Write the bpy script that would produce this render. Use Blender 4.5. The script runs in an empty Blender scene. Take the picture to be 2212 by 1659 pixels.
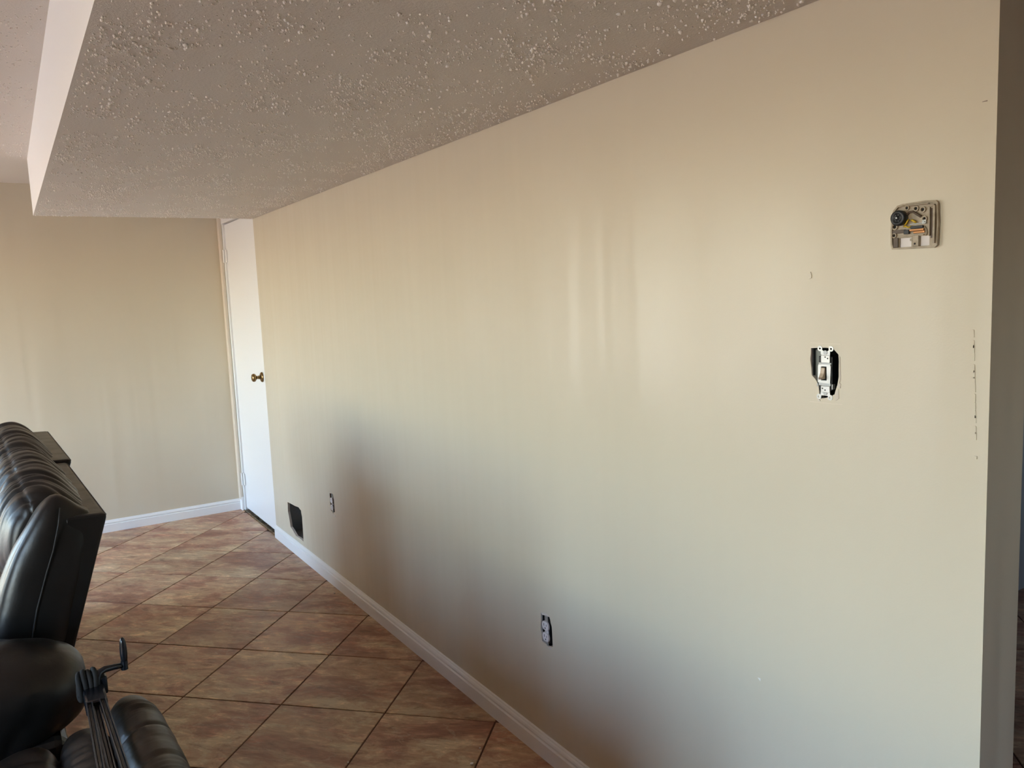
import bpy, bmesh, math, random
import numpy as np
from mathutils import Vector, Matrix, noise
random.seed(7)
rng = np.random.default_rng(11)
C = bpy.context.scene.collection
R = math.radians

# ------------------------------------------------------------------ measures (metres; long wall is x=0, depth is +y)
H1, H2 = 2.023, 2.322          # underside of dropped ceiling, main ceiling
D, DP, E = 5.957, 5.059, 0.683  # far wall, end of long wall / dropped ceiling, near end of long wall
W = 1.167                      # width of dropped ceiling
T = 0.115                      # wall thickness
XL, YB = -4.2, -1.7            # left wall, wall behind
XE, YN = 3.2, 1.81             # side room

# ------------------------------------------------------------------ camera
sc = bpy.context.scene
cd = bpy.data.cameras.new('camera'); cam = bpy.data.objects.new('camera', cd); C.objects.link(cam)
cd.sensor_fit = 'HORIZONTAL'; cd.sensor_width = 36; cd.lens = 1716.54 / 2212 * 36
cd.clip_start = 0.02
_y, _p, _r = 0.56198, -0.113436, -0.041693
f = Vector((math.sin(_y)*math.cos(_p), math.cos(_y)*math.cos(_p), math.sin(_p)))
rt = Vector((math.cos(_y), -math.sin(_y), 0)); up = rt.cross(f)
rr = rt*math.cos(_r) + up*math.sin(_r); uu = -rt*math.sin(_r) + up*math.cos(_r)
cam.matrix_world = Matrix(((rr.x, uu.x, -f.x, -1.3458), (rr.y, uu.y, -f.y, 0.0), (rr.z, uu.z, -f.z, 1.5), (0, 0, 0, 1)))
sc.camera = cam

# ------------------------------------------------------------------ light: sky, sun on the patio, window portals
w = bpy.data.worlds.new('world'); sc.world = w; w.use_nodes = True
nt = w.node_tree; nt.nodes.clear()
sky = nt.nodes.new('ShaderNodeTexSky'); sky.sky_type = 'NISHITA'; sky.sun_disc = False
sky.sun_elevation = R(50); sky.sun_rotation = R(-130); sky.air_density = 1.3; sky.dust_density = 0.6; sky.ozone_density = 5.0
bg = nt.nodes.new('ShaderNodeBackground'); bg.inputs['Strength'].default_value = 1.15
ow = nt.nodes.new('ShaderNodeOutputWorld')
nt.links.new(sky.outputs[0], bg.inputs[0]); nt.links.new(bg.outputs[0], ow.inputs[0])
sl = bpy.data.lights.new('sun', 'SUN'); sl.energy = 7.8; sl.angle = R(0.6); sl.color = (1.0, 0.95, 0.88)
so = bpy.data.objects.new('sun', sl); C.objects.link(so)
so.rotation_euler = Vector((0.52, 0.42, -0.74)).to_track_quat('-Z', 'Y').to_euler()
WINS = [(-0.75, 0.75, 0.75, 2.06), (2.90, 3.50, 0.06, 2.04), (4.40, 5.80, 0.30, 2.06)]   # window, patio door, window in the left wall
def portal(loc, rot, sx, sy):
    l = bpy.data.lights.new('window_portal', 'AREA'); l.shape = 'RECTANGLE'; l.size = sx; l.size_y = sy
    l.cycles.is_portal = True
    o = bpy.data.objects.new('window_portal', l); C.objects.link(o); o.location = loc; o.rotation_euler = rot
ADDEDWIN = (1.65, 2.05, 1.2, 1.65)             # unseen opening added behind the camera to brighten the side room
portal(((ADDEDWIN[0]+ADDEDWIN[1])/2, YB-0.02, (ADDEDWIN[2]+ADDEDWIN[3])/2), (R(90), 0, 0), ADDEDWIN[1]-ADDEDWIN[0], ADDEDWIN[3]-ADDEDWIN[2])
for y0, y1, z0, z1 in WINS:
    portal((XL-0.02, (y0+y1)/2, (z0+z1)/2), (0, R(-90), 0), z1-z0, y1-y0)
vs = sc.view_settings
vs.view_transform = 'Standard'; vs.look = 'None'; vs.gamma = 1; vs.use_curve_mapping = False
vs.exposure = 1.82
sc.cycles.max_bounces = 10; sc.cycles.diffuse_bounces = 8; sc.cycles.caustics_reflective = False
sc.cycles.use_denoising = True

# ------------------------------------------------------------------ materials
def mat(name, col, rough=0.5, metal=0.0, spec=0.5):
    m = bpy.data.materials.new(name); m.use_nodes = True
    b = m.node_tree.nodes['Principled BSDF']
    b.inputs['Base Color'].default_value = (*col, 1); b.inputs['Roughness'].default_value = rough
    b.inputs['Metallic'].default_value = metal; b.inputs['Specular IOR Level'].default_value = spec
    return m
def nodes(m): return m.node_tree.nodes, m.node_tree.links, m.node_tree.nodes['Principled BSDF']
def add_noise(m, scale, detail=4, coord='Object', vscale=(1, 1, 1), rough=0.5):
    N, L, b = nodes(m)
    tc = N.new('ShaderNodeTexCoord'); mp = N.new('ShaderNodeMapping'); mp.inputs['Scale'].default_value = vscale
    n = N.new('ShaderNodeTexNoise'); n.inputs['Scale'].default_value = scale; n.inputs['Detail'].default_value = detail
    n.inputs['Roughness'].default_value = rough
    L.new(tc.outputs[coord], mp.inputs[0]); L.new(mp.outputs[0], n.inputs['Vector'])
    return n
def ramp(m, src, stops):
    N, L, b = nodes(m)
    r = N.new('ShaderNodeValToRGB'); el = r.color_ramp.elements
    while len(el) < len(stops): el.new(0.5)
    for e, (p, c) in zip(el, stops): e.position = p; e.color = (*c, 1)
    L.new(src, r.inputs[0]); return r
def bump(m, height, strength, dist):
    N, L, b = nodes(m)
    k = N.new('ShaderNodeBump'); k.inputs['Strength'].default_value = strength; k.inputs['Distance'].default_value = dist
    L.new(height, k.inputs['Height'])
    prev = b.inputs['Normal'].links[0].from_socket if b.inputs['Normal'].links else None
    if prev: L.new(prev, k.inputs['Normal'])
    L.new(k.outputs[0], b.inputs['Normal'])
def rough_from(m, src, lo, hi):
    N, L, b = nodes(m)
    r = N.new('ShaderNodeMapRange'); r.inputs['From Min'].default_value = 0.2; r.inputs['From Max'].default_value = 0.8
    r.inputs['To Min'].default_value = lo; r.inputs['To Max'].default_value = hi
    L.new(src, r.inputs['Value']); L.new(r.outputs[0], b.inputs['Roughness'])

def wall_paint(name, col):
    m = mat(name, col, 0.4)
    N, L, b = nodes(m)
    n = add_noise(m, 260, 3); bump(m, n.outputs[0], 0.25, 0.0006)          # roller stipple
    s = add_noise(m, 1.0, 3, vscale=(3, 3.2, 0.18)); bump(m, s.outputs[0], 0.9, 0.022)  # vertical joints sanded and rolled
    p = add_noise(m, 2.6, 5, rough=0.6, vscale=(1, 1.3, 0.8)); rough_from(m, p.outputs[0], 0.285, 0.40)       # patchy sheen
    c = add_noise(m, 1.6, 2)
    r = ramp(m, c.outputs[0], [(0.2, tuple(v*0.985 for v in col)), (0.8, tuple(min(1, v*1.015) for v in col))])
    L.new(r.outputs[0], b.inputs['Base Color'])
    return m
M = {}
M['wall'] = wall_paint('beige_eggshell_wall_paint', (0.60, 0.537, 0.425))
M['back_dark'] = mat('darkened_back_wall', (0.20, 0.13, 0.085), 0.5)  # unseen back wall made dark brown to cut light on the long wall's end
M['side_wall'] = wall_paint('grey_wall_paint', (0.40, 0.42, 0.42))
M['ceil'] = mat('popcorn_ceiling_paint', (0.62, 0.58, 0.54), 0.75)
n = add_noise(M['ceil'], 140, 5, rough=0.65); bump(M['ceil'], n.outputs[0], 0.55, 0.004)
n = add_noise(M['ceil'], 420, 2); bump(M['ceil'], n.outputs[0], 0.4, 0.0015)
M['lump_lit'] = mat('popcorn_lump_lit', (0.82, 0.785, 0.74), 0.5)  # lumps share the ceiling paint; window light is put into this paler colour
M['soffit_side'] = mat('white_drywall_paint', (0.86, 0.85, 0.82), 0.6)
n = add_noise(M['soffit_side'], 120, 4); bump(M['soffit_side'], n.outputs[0], 0.2, 0.001)
M['white'] = mat('white_gloss_trim_paint', (0.80, 0.80, 0.80), 0.32)
n = add_noise(M['white'], 90, 3, vscale=(1, 1, 0.2)); bump(M['white'], n.outputs[0], 0.15, 0.0005)
M['cream'] = mat('cream_casing_paint', (0.66, 0.58, 0.48), 0.4)
n = add_noise(M['cream'], 60, 3); bump(M['cream'], n.outputs[0], 0.1, 0.0005)
M['grout'] = mat('brown_grout', (0.10, 0.044, 0.028), 0.9)
n = add_noise(M['grout'], 200, 3); bump(M['grout'], n.outputs[0], 0.4, 0.001)
M['gyp'] = mat('torn_gypsum', (0.62, 0.56, 0.50), 0.9)
n = add_noise(M['gyp'], 300, 4); bump(M['gyp'], n.outputs[0], 0.6, 0.001)
M['cavity'] = mat('stud_cavity', (0.02, 0.018, 0.016), 0.9)
M['duct'] = mat('galvanised_duct', (0.22, 0.225, 0.22), 0.5, 0.0)
n = add_noise(M['duct'], 30, 4); rough_from(M['duct'], n.outputs[0], 0.4, 0.6)
M['boxp'] = mat('black_box_plastic', (0.006, 0.006, 0.007), 0.45)
M['boxm'] = mat('dull_steel_box', (0.16, 0.17, 0.155), 0.5, 0.5)
M['zinc'] = mat('zinc_plated_steel', (0.50, 0.50, 0.485), 0.42, 0.6)
n = add_noise(M['zinc'], 60, 3); rough_from(M['zinc'], n.outputs[0], 0.3, 0.45)
M['plate_dark'] = mat('dull_zinc', (0.35, 0.36, 0.36), 0.45, 0.7)
M['almond'] = mat('almond_toggle_plastic', (0.50, 0.40, 0.30), 0.4)
M['tip_brown'] = mat('brown_toggle_plastic', (0.17, 0.12, 0.09), 0.5)  # darker brown for the tip of the toggle
M['socket'] = mat('ivory_socket_plastic', (0.70, 0.66, 0.66), 0.4)
M['hole'] = mat('dark_slot', (0.008, 0.007, 0.007), 0.8)
M['therm'] = mat('yellowed_clear_plastic', (0.40, 0.315, 0.215), 0.3)
n = add_noise(M['therm'], 90, 4)
_r = ramp(M['therm'], n.outputs[0], [(0.3, (0.22, 0.165, 0.105)), (0.7, (0.38, 0.30, 0.205))])
M['therm'].node_tree.links.new(_r.outputs[0], nodes(M['therm'])[2].inputs['Base Color'])
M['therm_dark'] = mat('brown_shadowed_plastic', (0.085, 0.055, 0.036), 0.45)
M['blackp'] = mat('black_plastic', (0.012, 0.013, 0.016), 0.42)
M['yellow'] = mat('yellow_wire_insulation', (0.62, 0.43, 0.03), 0.4)
M['copper'] = mat('copper_strip', (0.42, 0.19, 0.07), 0.35, 0.5)
M['patch'] = mat('pale_wall_patch', (0.74, 0.70, 0.70), 0.7)
M['brass'] = mat('aged_brass', (0.27, 0.175, 0.075), 0.25, 1.0)
n = add_noise(M['brass'], 40, 3); rough_from(M['brass'], n.outputs[0], 0.2, 0.36)
M['flake'] = mat('white_paint_flake', (0.80, 0.78, 0.74), 0.7)
M['scuff'] = mat('grey_scuff', (0.25, 0.20, 0.16), 0.8)
M['crank'] = mat('black_enamelled_steel', (0.008, 0.009, 0.012), 0.22)
M['strap'] = mat('black_webbing', (0.004, 0.004, 0.004), 0.8)
n = add_noise(M['strap'], 400, 2); bump(M['strap'], n.outputs[0], 0.6, 0.001)
M['alu'] = mat('aluminium_channel', (0.13, 0.14, 0.155), 0.3, 0.9)
n = add_noise(M['alu'], 20, 3, vscale=(30, 1, 30)); rough_from(M['alu'], n.outputs[0], 0.25, 0.4)
M['patio'] = mat('sunlit_brick_patio', (0.44, 0.345, 0.262), 0.9)
n = add_noise(M['patio'], 6, 5)
_r = ramp(M['patio'], n.outputs[0], [(0.3, (0.39, 0.30, 0.225)), (0.7, (0.49, 0.39, 0.30))])
M['patio'].node_tree.links.new(_r.outputs[0], nodes(M['patio'])[2].inputs['Base Color'])
M['stitch'] = mat('dark_thread', (0.014, 0.013, 0.012), 0.6)

def leather(name, col, rough):
    m = mat(name, col, rough, 0, 0.4)
    N, L, b = nodes(m)
    n = add_noise(m, 240, 4, rough=0.6); bump(m, n.outputs[0], 0.22, 0.0008)
    k = add_noise(m, 14, 4); bump(m, k.outputs[0], 0.3, 0.006)
    rough_from(m, k.outputs[0], rough-0.05, rough+0.07)
    c = add_noise(m, 9, 3)
    r = ramp(m, c.outputs[0], [(0.3, tuple(v*0.8 for v in col)), (0.7, tuple(v*1.25 for v in col))])
    L.new(r.outputs[0], b.inputs['Base Color'])
    return m
M['leather'] = leather('dark_brown_leather', (0.0075, 0.0065, 0.006), 0.35)
M['leather2'] = leather('espresso_leather', (0.020, 0.0155, 0.0125), 0.40)

def tile_mat():
    m = mat('slate_look_ceramic_tile', (0.3, 0.2, 0.13), 0.42)
    N, L, b = nodes(m)
    tc = N.new('ShaderNodeTexCoord'); oi = N.new('ShaderNodeObjectInfo')
    mul = N.new('ShaderNodeMath'); mul.operation = 'MULTIPLY'; mul.inputs[1].default_value = 37.0
    L.new(oi.outputs['Random'], mul.inputs[0])
    def tex(scale, vs, detail, rough, off=0.0, dist=0.0):
        mp = N.new('ShaderNodeMapping'); mp.inputs['Scale'].default_value = vs
        n = N.new('ShaderNodeTexNoise'); n.noise_dimensions = '4D'
        n.inputs['Scale'].default_value = scale; n.inputs['Detail'].default_value = detail
        n.inputs['Roughness'].default_value = rough; n.inputs['Distortion'].default_value = dist
        a = N.new('ShaderNodeMath'); a.operation = 'ADD'; a.inputs[1].default_value = off
        L.new(mul.outputs[0], a.inputs[0]); L.new(a.outputs[0], n.inputs['W'])
        L.new(tc.outputs['Object'], mp.inputs[0]); L.new(mp.outputs[0], n.inputs['Vector'])
        return n
    big = tex(3.6, (0.65, 1.4, 1), 9, 0.70, 0, 0.5)
    r1 = ramp(m, big.outputs[0], [(0.34, (0.200, 0.086, 0.054)), (0.43, (0.275, 0.132, 0.085)), (0.475, (0.32, 0.178, 0.115)), (0.49, (0.37, 0.225, 0.142)),
                                  (0.55, (0.39, 0.255, 0.16)), (0.575, (0.45, 0.33, 0.21)), (0.70, (0.50, 0.385, 0.265))])
    fine = tex(17, (0.5, 1.5, 1), 9, 0.75, 5, 1.0)
    r2 = ramp(m, fine.outputs[0], [(0.33, (0.40, 0.33, 0.29)), (0.44, (0.84, 0.81, 0.78)), (0.53, (1.0, 0.99, 0.97)), (0.64, (1.5, 1.5, 1.46))])
    mx = N.new('ShaderNodeMix'); mx.data_type = 'RGBA'; mx.blend_type = 'MULTIPLY'; mx.inputs[0].default_value = 1.0
    L.new(r1.outputs[0], mx.inputs[6]); L.new(r2.outputs[0], mx.inputs[7])
    vein = tex(5.0, (0.4, 1.3, 1), 5, 0.6, 11, 1.2)                  # thin pale veins
    rv = ramp(m, vein.outputs[0], [(0.488, (0, 0, 0)), (0.5, (1, 1, 1)), (0.512, (0, 0, 0))])
    vm = N.new('ShaderNodeMath'); vm.operation = 'MULTIPLY'; vm.inputs[1].default_value = 0.4
    L.new(rv.outputs[0], vm.inputs[0])
    m2 = N.new('ShaderNodeMix'); m2.data_type = 'RGBA'; m2.inputs[7].default_value = (0.42, 0.33, 0.23, 1)
    L.new(vm.outputs[0], m2.inputs[0]); L.new(mx.outputs[2], m2.inputs[6])
    hs = N.new('ShaderNodeHueSaturation')
    mr = N.new('ShaderNodeMapRange'); mr.inputs['To Min'].default_value = 1.04; mr.inputs['To Max'].default_value = 1.42
    L.new(oi.outputs['Random'], mr.inputs['Value']); L.new(mr.outputs[0], hs.inputs['Value'])
    L.new(m2.outputs[2], hs.inputs['Color']); L.new(hs.outputs[0], b.inputs['Base Color'])
    bump(m, fine.outputs[0], 0.35, 0.003); bump(m, big.outputs[0], 0.3, 0.006)
    rough_from(m, fine.outputs[0], 0.34, 0.55)
    return m
M['tile'] = tile_mat()

# ------------------------------------------------------------------ mesh helpers
def link(name, me, m, parent=None, smooth=False):
    if m is not None:
        for x in (m if isinstance(m, (list, tuple)) else [m]): me.materials.append(x)
    o = bpy.data.objects.new(name, me); C.objects.link(o)
    if parent: o.parent = parent
    if smooth: me.shade_smooth()
    return o
def finish(name, bm, m, parent=None, smooth=False):
    bmesh.ops.recalc_face_normals(bm, faces=bm.faces[:])
    me = bpy.data.meshes.new(name); bm.to_mesh(me); bm.free()
    return link(name, me, m, parent, smooth)
def b_box(bm, x0, x1, y0, y1, z0, z1, bev=0.0, seg=2):
    r = bmesh.ops.create_cube(bm, size=1)
    bmesh.ops.scale(bm, vec=(abs(x1-x0), abs(y1-y0), abs(z1-z0)), verts=r['verts'])
    bmesh.ops.translate(bm, vec=((x0+x1)/2, (y0+y1)/2, (z0+z1)/2), verts=r['verts'])
    if bev:
        es = list({e for v in r['verts'] for e in v.link_edges})
        bmesh.ops.bevel(bm, geom=es, offset=bev, segments=seg, affect='EDGES', profile=0.5)
def box(name, x0, x1, y0, y1, z0, z1, m, parent=None, bev=0.0, seg=2):
    bm = bmesh.new(); b_box(bm, x0, x1, y0, y1, z0, z1, bev, seg)
    return finish(name, bm, m, parent)
def b_cyl(bm, p, q, r, n=16, r2=None):
    p, q = Vector(p), Vector(q); d = q-p
    mtx = Matrix.Translation((p+q)/2) @ d.to_track_quat('Z', 'Y').to_matrix().to_4x4()
    bmesh.ops.create_cone(bm, cap_ends=True, segments=n, radius1=r, radius2=r if r2 is None else r2, depth=d.length, matrix=mtx)
def cyl(name, p, q, r, m, parent=None, n=16, r2=None, smooth=False):
    bm = bmesh.new(); b_cyl(bm, p, q, r, n, r2)
    return finish(name, bm, m, parent, smooth)
def lathe(name, prof, m, parent=None, n=24, axis='Z', loc=(0, 0, 0)):
    """prof: list of (radius, height)."""
    bm = bmesh.new(); rings = []
    for r, h in prof:
        ring = []
        for k in range(n):
            a = 2*math.pi*k/n
            x, y, z = r*math.cos(a), r*math.sin(a), h
            if axis == 'Y': x, y, z = x, h, y
            if axis == 'X': x, y, z = h, x, y
            ring.append(bm.verts.new((x+loc[0], y+loc[1], z+loc[2])))
        rings.append(ring)
    for a, b in zip(rings, rings[1:]):
        for k in range(n): bm.faces.new((a[k], a[(k+1) % n], b[(k+1) % n], b[k]))
    bm.faces.new(rings[0]); bm.faces.new(rings[-1])
    return finish(name, bm, m, parent, True)
def tube(name, pts, r, m, parent=None, n=8, closed=False):
    pts = [Vector(p) for p in pts]; bm = bmesh.new(); rings = []
    N = len(pts); prev = None
    for i, p in enumerate(pts):
        t = (pts[(i+1) % N]-pts[i-1]) if closed else (pts[min(i+1, N-1)]-pts[max(i-1, 0)])
        t.normalize()
        a = (prev - t*prev.dot(t)) if prev else t.orthogonal()
        a.normalize(); prev = a; b = t.cross(a)
        ri = r[i] if isinstance(r, (list, tuple)) else r
        rings.append([bm.verts.new(p + a*ri*math.cos(2*math.pi*k/n) + b*ri*math.sin(2*math.pi*k/n)) for k in range(n)])
    M_ = N if closed else N-1
    for i in range(M_):
        a, b = rings[i], rings[(i+1) % N]
        for k in range(n): bm.faces.new((a[k], a[(k+1) % n], b[(k+1) % n], b[k]))
    if not closed: bm.faces.new(rings[0]); bm.faces.new(rings[-1])
    return finish(name, bm, m, parent, True)
def prism(name, poly, axis, a0, a1, m, parent=None, bev=0.0):
    """poly in the two other axes (in xyz order), extruded along axis from a0 to a1."""
    bm = bmesh.new()
    def P(u, v, a): return {'X': (a, u, v), 'Y': (u, a, v), 'Z': (u, v, a)}[axis]
    A = [bm.verts.new(P(u, v, a0)) for u, v in poly]; B = [bm.verts.new(P(u, v, a1)) for u, v in poly]
    k = len(poly)
    bm.faces.new(A); bm.faces.new(B[::-1])
    for i in range(k): bm.faces.new((A[i], A[(i+1) % k], B[(i+1) % k], B[i]))
    if bev: bmesh.ops.bevel(bm, geom=bm.edges[:], offset=bev, segments=2, affect='EDGES', profile=0.5)
    return finish(name, bm, m, parent)
def plate(name, outer, holes, axis, a0, a1, m, parent=None, side_mat=None):
    """flat plate with holes in it; outline in the two other axes."""
    bm = bmesh.new()
    def P(u, v, a): return {'X': (a, u, v), 'Y': (u, a, v), 'Z': (u, v, a)}[axis]
    es = []
    for loop in [outer]+holes:
        vsx = [bm.verts.new(P(u, v, a0)) for u, v in loop]
        for i in range(len(vsx)): es.append(bm.edges.new((vsx[i], vsx[(i+1) % len(vsx)])))
    bmesh.ops.triangle_fill(bm, use_beauty=True, use_dissolve=False, edges=es)
    r = bmesh.ops.extrude_face_region(bm, geom=bm.faces[:])
    d = P(0, 0, a1-a0)
    bmesh.ops.translate(bm, vec=d, verts=[g for g in r['geom'] if isinstance(g, bmesh.types.BMVert)])
    bmesh.ops.recalc_face_normals(bm, faces=bm.faces[:])
    ms = [m]
    if side_mat:
        ms.append(side_mat); ax = Vector(P(0, 0, 1))
        us = [p[0] for p in outer]; wz = [p[1] for p in outer]
        for fc in bm.faces:
            if abs(fc.normal.dot(ax)) < 0.5:
                c_ = fc.calc_center_median(); c2 = [q for k, q in enumerate(c_) if k != 'XYZ'.index(axis)]
                if min(us)+1e-4 < c2[0] < max(us)-1e-4 and min(wz)+1e-4 < c2[1] < max(wz)-1e-4: fc.material_index = 1
    me = bpy.data.meshes.new(name); bm.to_mesh(me); bm.free()
    return link(name, me, ms, parent)
def struct(o): o['kind'] = 'structure'; return o
def tag(o, label, cat, group=None):
    o['label'] = label; o['category'] = cat
    if group: o['group'] = group
    return o
def root(name, loc, rz, label, cat, group=None):
    o = bpy.data.objects.new(name, None); C.objects.link(o); o.empty_display_size = 0.05
    o.location = loc; o.rotation_euler = (0, 0, rz)
    return tag(o, label, cat, group)
def circ(cx, cy, r, n=12, ph=0.0, ry=None):
    return [(cx+r*math.cos(2*math.pi*k/n+ph), cy+(ry or r)*math.sin(2*math.pi*k/n+ph)) for k in range(n)]
def jag(poly, amp, sub=3):
    """roughly cut outline: points between the corners, each moved a little"""
    out = []
    for i in range(len(poly)):
        a, b = poly[i], poly[(i+1) % len(poly)]
        for k in range(sub):
            t = k/sub
            out.append((a[0]+(b[0]-a[0])*t+random.uniform(-amp, amp), a[1]+(b[1]-a[1])*t+random.uniform(-amp, amp)))
    return out

# ------------------------------------------------------------------ the room
# floor: grout bed with every tile on it
floor = struct(box('floor', XL-0.12, XE+0.12, YB-0.12, D+0.12, -0.16, -0.003, M['grout']))
S_T, OX, OY, GAP = 0.41594, 0.27137, 4.95147, 0.0060
cA, sA = math.cos(R(-45)), math.sin(R(-45))
def clip(poly, rect):
    x0, x1, y0, y1 = rect
    for ax, lim, sgn in ((0, x0, 1), (0, x1, -1), (1, y0, 1), (1, y1, -1)):
        out = []
        for i in range(len(poly)):
            a, b = poly[i], poly[(i+1) % len(poly)]
            da, db = (a[ax]-lim)*sgn, (b[ax]-lim)*sgn
            if da >= 0: out.append(a)
            if (da >= 0) != (db >= 0):
                t = da/(da-db); out.append((a[0]+(b[0]-a[0])*t, a[1]+(b[1]-a[1])*t))
        poly = out
        if len(poly) < 3: return []
    return poly
def tile_mesh(poly):
    """polygon in tile coordinates -> low slab with an eased edge"""
    bm = bmesh.new()
    cx = sum(p[0] for p in poly)/len(poly); cy = sum(p[1] for p in poly)/len(poly)
    top = []; mid = []; bot = []
    for x, y in poly:
        dx, dy = cx-x, cy-y; l = math.hypot(dx, dy) or 1
        top.append(bm.verts.new((x+dx/l*0.002, y+dy/l*0.002, 0.0)))
        mid.append(bm.verts.new((x, y, -0.0012))); bot.append(bm.verts.new((x, y, -0.006)))
    k = len(poly); bm.faces.new(top)
    for i in range(k):
        j = (i+1) % k
        bm.faces.new((mid[i], mid[j], top[j], top[i])); bm.faces.new((bot[i], bot[j], mid[j], mid[i]))
    bmesh.ops.recalc_face_normals(bm, faces=bm.faces[:])
    me = bpy.data.meshes.new('tile'); bm.to_mesh(me); bm.free(); me.materials.append(M['tile'])
    return me
hs_ = S_T/2-GAP/2
full = [(-hs_, -hs_), (hs_, -hs_), (hs_, hs_), (-hs_, hs_)]
full_me = tile_mesh(full)
RECTS = [(XL, 0.0, YB, D), (0.0, XE, YB, E-0.002), (T, XE, E-0.002, YN)]
tilepos = []
for a in range(-14, 26):
    for b in range(-22, 26):
        ra, rb = (a+0.5)*S_T, (b+0.5)*S_T
        cx, cy = OX+cA*rb+sA*ra, OY+sA*rb-cA*ra
        if cx < XL-0.4 or cx > XE+0.4 or cy < YB-0.4 or cy > D+0.4: continue
        tilepos.append((cx, cy))
for cx, cy in tilepos:
    wp = [(cx+cA*x-sA*y, cy+sA*x+cA*y) for x, y in full]
    whole = any(all(r[0] <= p[0] <= r[1] and r[2] <= p[1] <= r[3] for p in wp) for r in RECTS[:2])
    rects = RECTS
    if not whole and all(p[1] < E-0.002 for p in wp): rects = [(XL, XE, YB, E-0.002)]
    pieces = [full_me] if whole else []
    if not whole:
        for rc in rects:
            pl = clip(wp, rc)
            ar = abs(sum(pl[i][0]*pl[(i+1) % len(pl)][1]-pl[(i+1) % len(pl)][0]*pl[i][1] for i in range(len(pl))))/2 if pl else 0
            if ar < 4e-4: continue
            loc = [((p[0]-cx)*cA+(p[1]-cy)*sA, -(p[0]-cx)*sA+(p[1]-cy)*cA) for p in pl]
            pieces.append(tile_mesh(loc))
    for me in pieces:
        o = bpy.data.objects.new('tile', me); C.objects.link(o)
        o.location = (cx, cy, random.uniform(-0.0004, 0.0)); o.rotation_euler = (0, 0, R(-45)); o.parent = floor

# long wall on the right: drywall sheet with its rough openings, then studs' cavity and the back sheet
VENT = jag([(4.766, .292), (4.545, .304), (4.505, .292), (4.494, .255), (4.494, .109), (4.635, .110), (4.739, .138), (4.772, .23)], 0.003, 3)
SWH = [(1.0157, 1.368), (0.985, 1.370), (0.966, 1.369), (0.954, 1.358), (0.9525, 1.329), (0.955, 1.298), (0.962, 1.278),
       (0.985, 1.268), (0.994, 1.268), (0.9985, 1.287), (1.0, 1.297), (1.013, 1.313), (1.018, 1.345)]
SWH = jag(SWH, 0.0012, 2)
def outlet_hole(y0, z0): return jag([(y0+0.029, z0+0.046), (y0-0.017, z0+0.052), (y0-0.029, z0+0.021), (y0-0.030, z0-0.042),
                                     (y0-0.006, z0-0.052), (y0+0.026, z0-0.043), (y0+0.031, z0-0.010)], 0.0018, 3)
O1, O2 = (1.994, .440), (3.946, .452)
wr = plate('wall_right', [(E-0.01, 0.0), (DP, 0.0), (DP, H1+0.05), (E-0.01, H1+0.05)], [VENT, SWH, outlet_hole(*O1), outlet_hole(*O2)],
           'X', 0.0, 0.013, M['wall'], None, M['gyp'])
struct(wr)
# end face in the same paint, a back sheet and plates
bm = bmesh.new()
b_box(bm, 0.013, T, E-0.010, E, 0, H1+0.05); b_box(bm, T-0.013, T, E, DP, 0, H1+0.05)
b_box(bm, 0.013, T, DP-0.02, DP, 0, H1+0.05); b_box(bm, 0.013, T, E, DP, 0, 0.04)
finish('end_sheet', bm, M['wall'], wr)
dk = bmesh.new()
for (x0, x1, y0, y1, z0, z1) in ((0.013, 0.1, 4.455, 4.468, 0.085, 0.325), (0.013, 0.1, 4.788, 4.80, 0.085, 0.325), (0.013, 0.1, 4.455, 4.80, 0.085, 0.096),
                                 (0.013, 0.1, 4.455, 4.80, 0.315, 0.325), (0.092, 0.1, 4.455, 4.80, 0.085, 0.325)):
    b_box(dk, x0, x1, y0, y1, z0, z1)
o = finish('duct', dk, M['duct'], wr); o['label'] = 'grey sheet metal duct behind the open vent hole'
def back_box(name, y0, y1, z0, z1, m, dep=0.06):
    bm = bmesh.new()
    for (a, b, c, d, e, g) in ((0.006, dep, y0-.003, y0, z0, z1), (0.006, dep, y1, y1+.003, z0, z1), (0.006, dep, y0, y1, z0-.003, z0), (0.006, dep, y0, y1, z1, z1+.003), (dep, dep+.003, y0, y1, z0, z1)):
        b_box(bm, a, b, c, d, e, g)
    return finish(name, bm, m, wr)
back_box('outlet_box', O1[0]-0.028, O1[0]+0.028, O1[1]-0.049, O1[1]+0.049, M['boxp'])
back_box('outlet_box', O2[0]-0.028, O2[0]+0.028, O2[1]-0.049, O2[1]+0.049, M['boxp'])
# marks on that wall
def chip(name, y, z, pts, m, d=0.0008, label=None):
    o = prism(name, [(y+a, z+b) for a, b in pts], 'X', -d, 0.0006, m, wr)
    if label: o['label'] = label
    return o
chip('gouge', 1.15, 0.62, [(0.004, 0.002), (-0.0035, 0.0025), (-0.003, -0.0035)], M['flake'], 0.0012, 'small white gouge low on the wall')
chip('scuff_mark', 0.692, 1.772, [(0.004, 0.0004), (-0.004, 0.0012), (-0.004, -0.0008), (0.004, -0.0004)], M['scuff'], 0.0004, 'short grey scuff near the wall corner')
chip('plaster_dab', 1.02, 1.511, jag([(0.006, 0.006), (-0.004, 0.008), (-0.006, -0.006), (0.004, -0.007)], 0.0012, 2), M['wall'], 0.0018)
for k in range(14):                                    # lifted paint ridge beside the corner
    z = 1.40 - 0.013*k + random.uniform(-.003, .003); y = 0.7005 - 0.0006*k
    chip('paint_ridge', y, z, [(0.0014, 0.007), (-0.0008, 0.006), (-0.0012, -0.006), (0.001, -0.007)], M['wall'], 0.0014)
chip('paint_ridge', 0.692, 1.195, [(0.002, 0.003), (-0.002, 0.003), (-0.002, -0.002), (0.002, -0.002)], M['wall'], 0.002)
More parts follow.
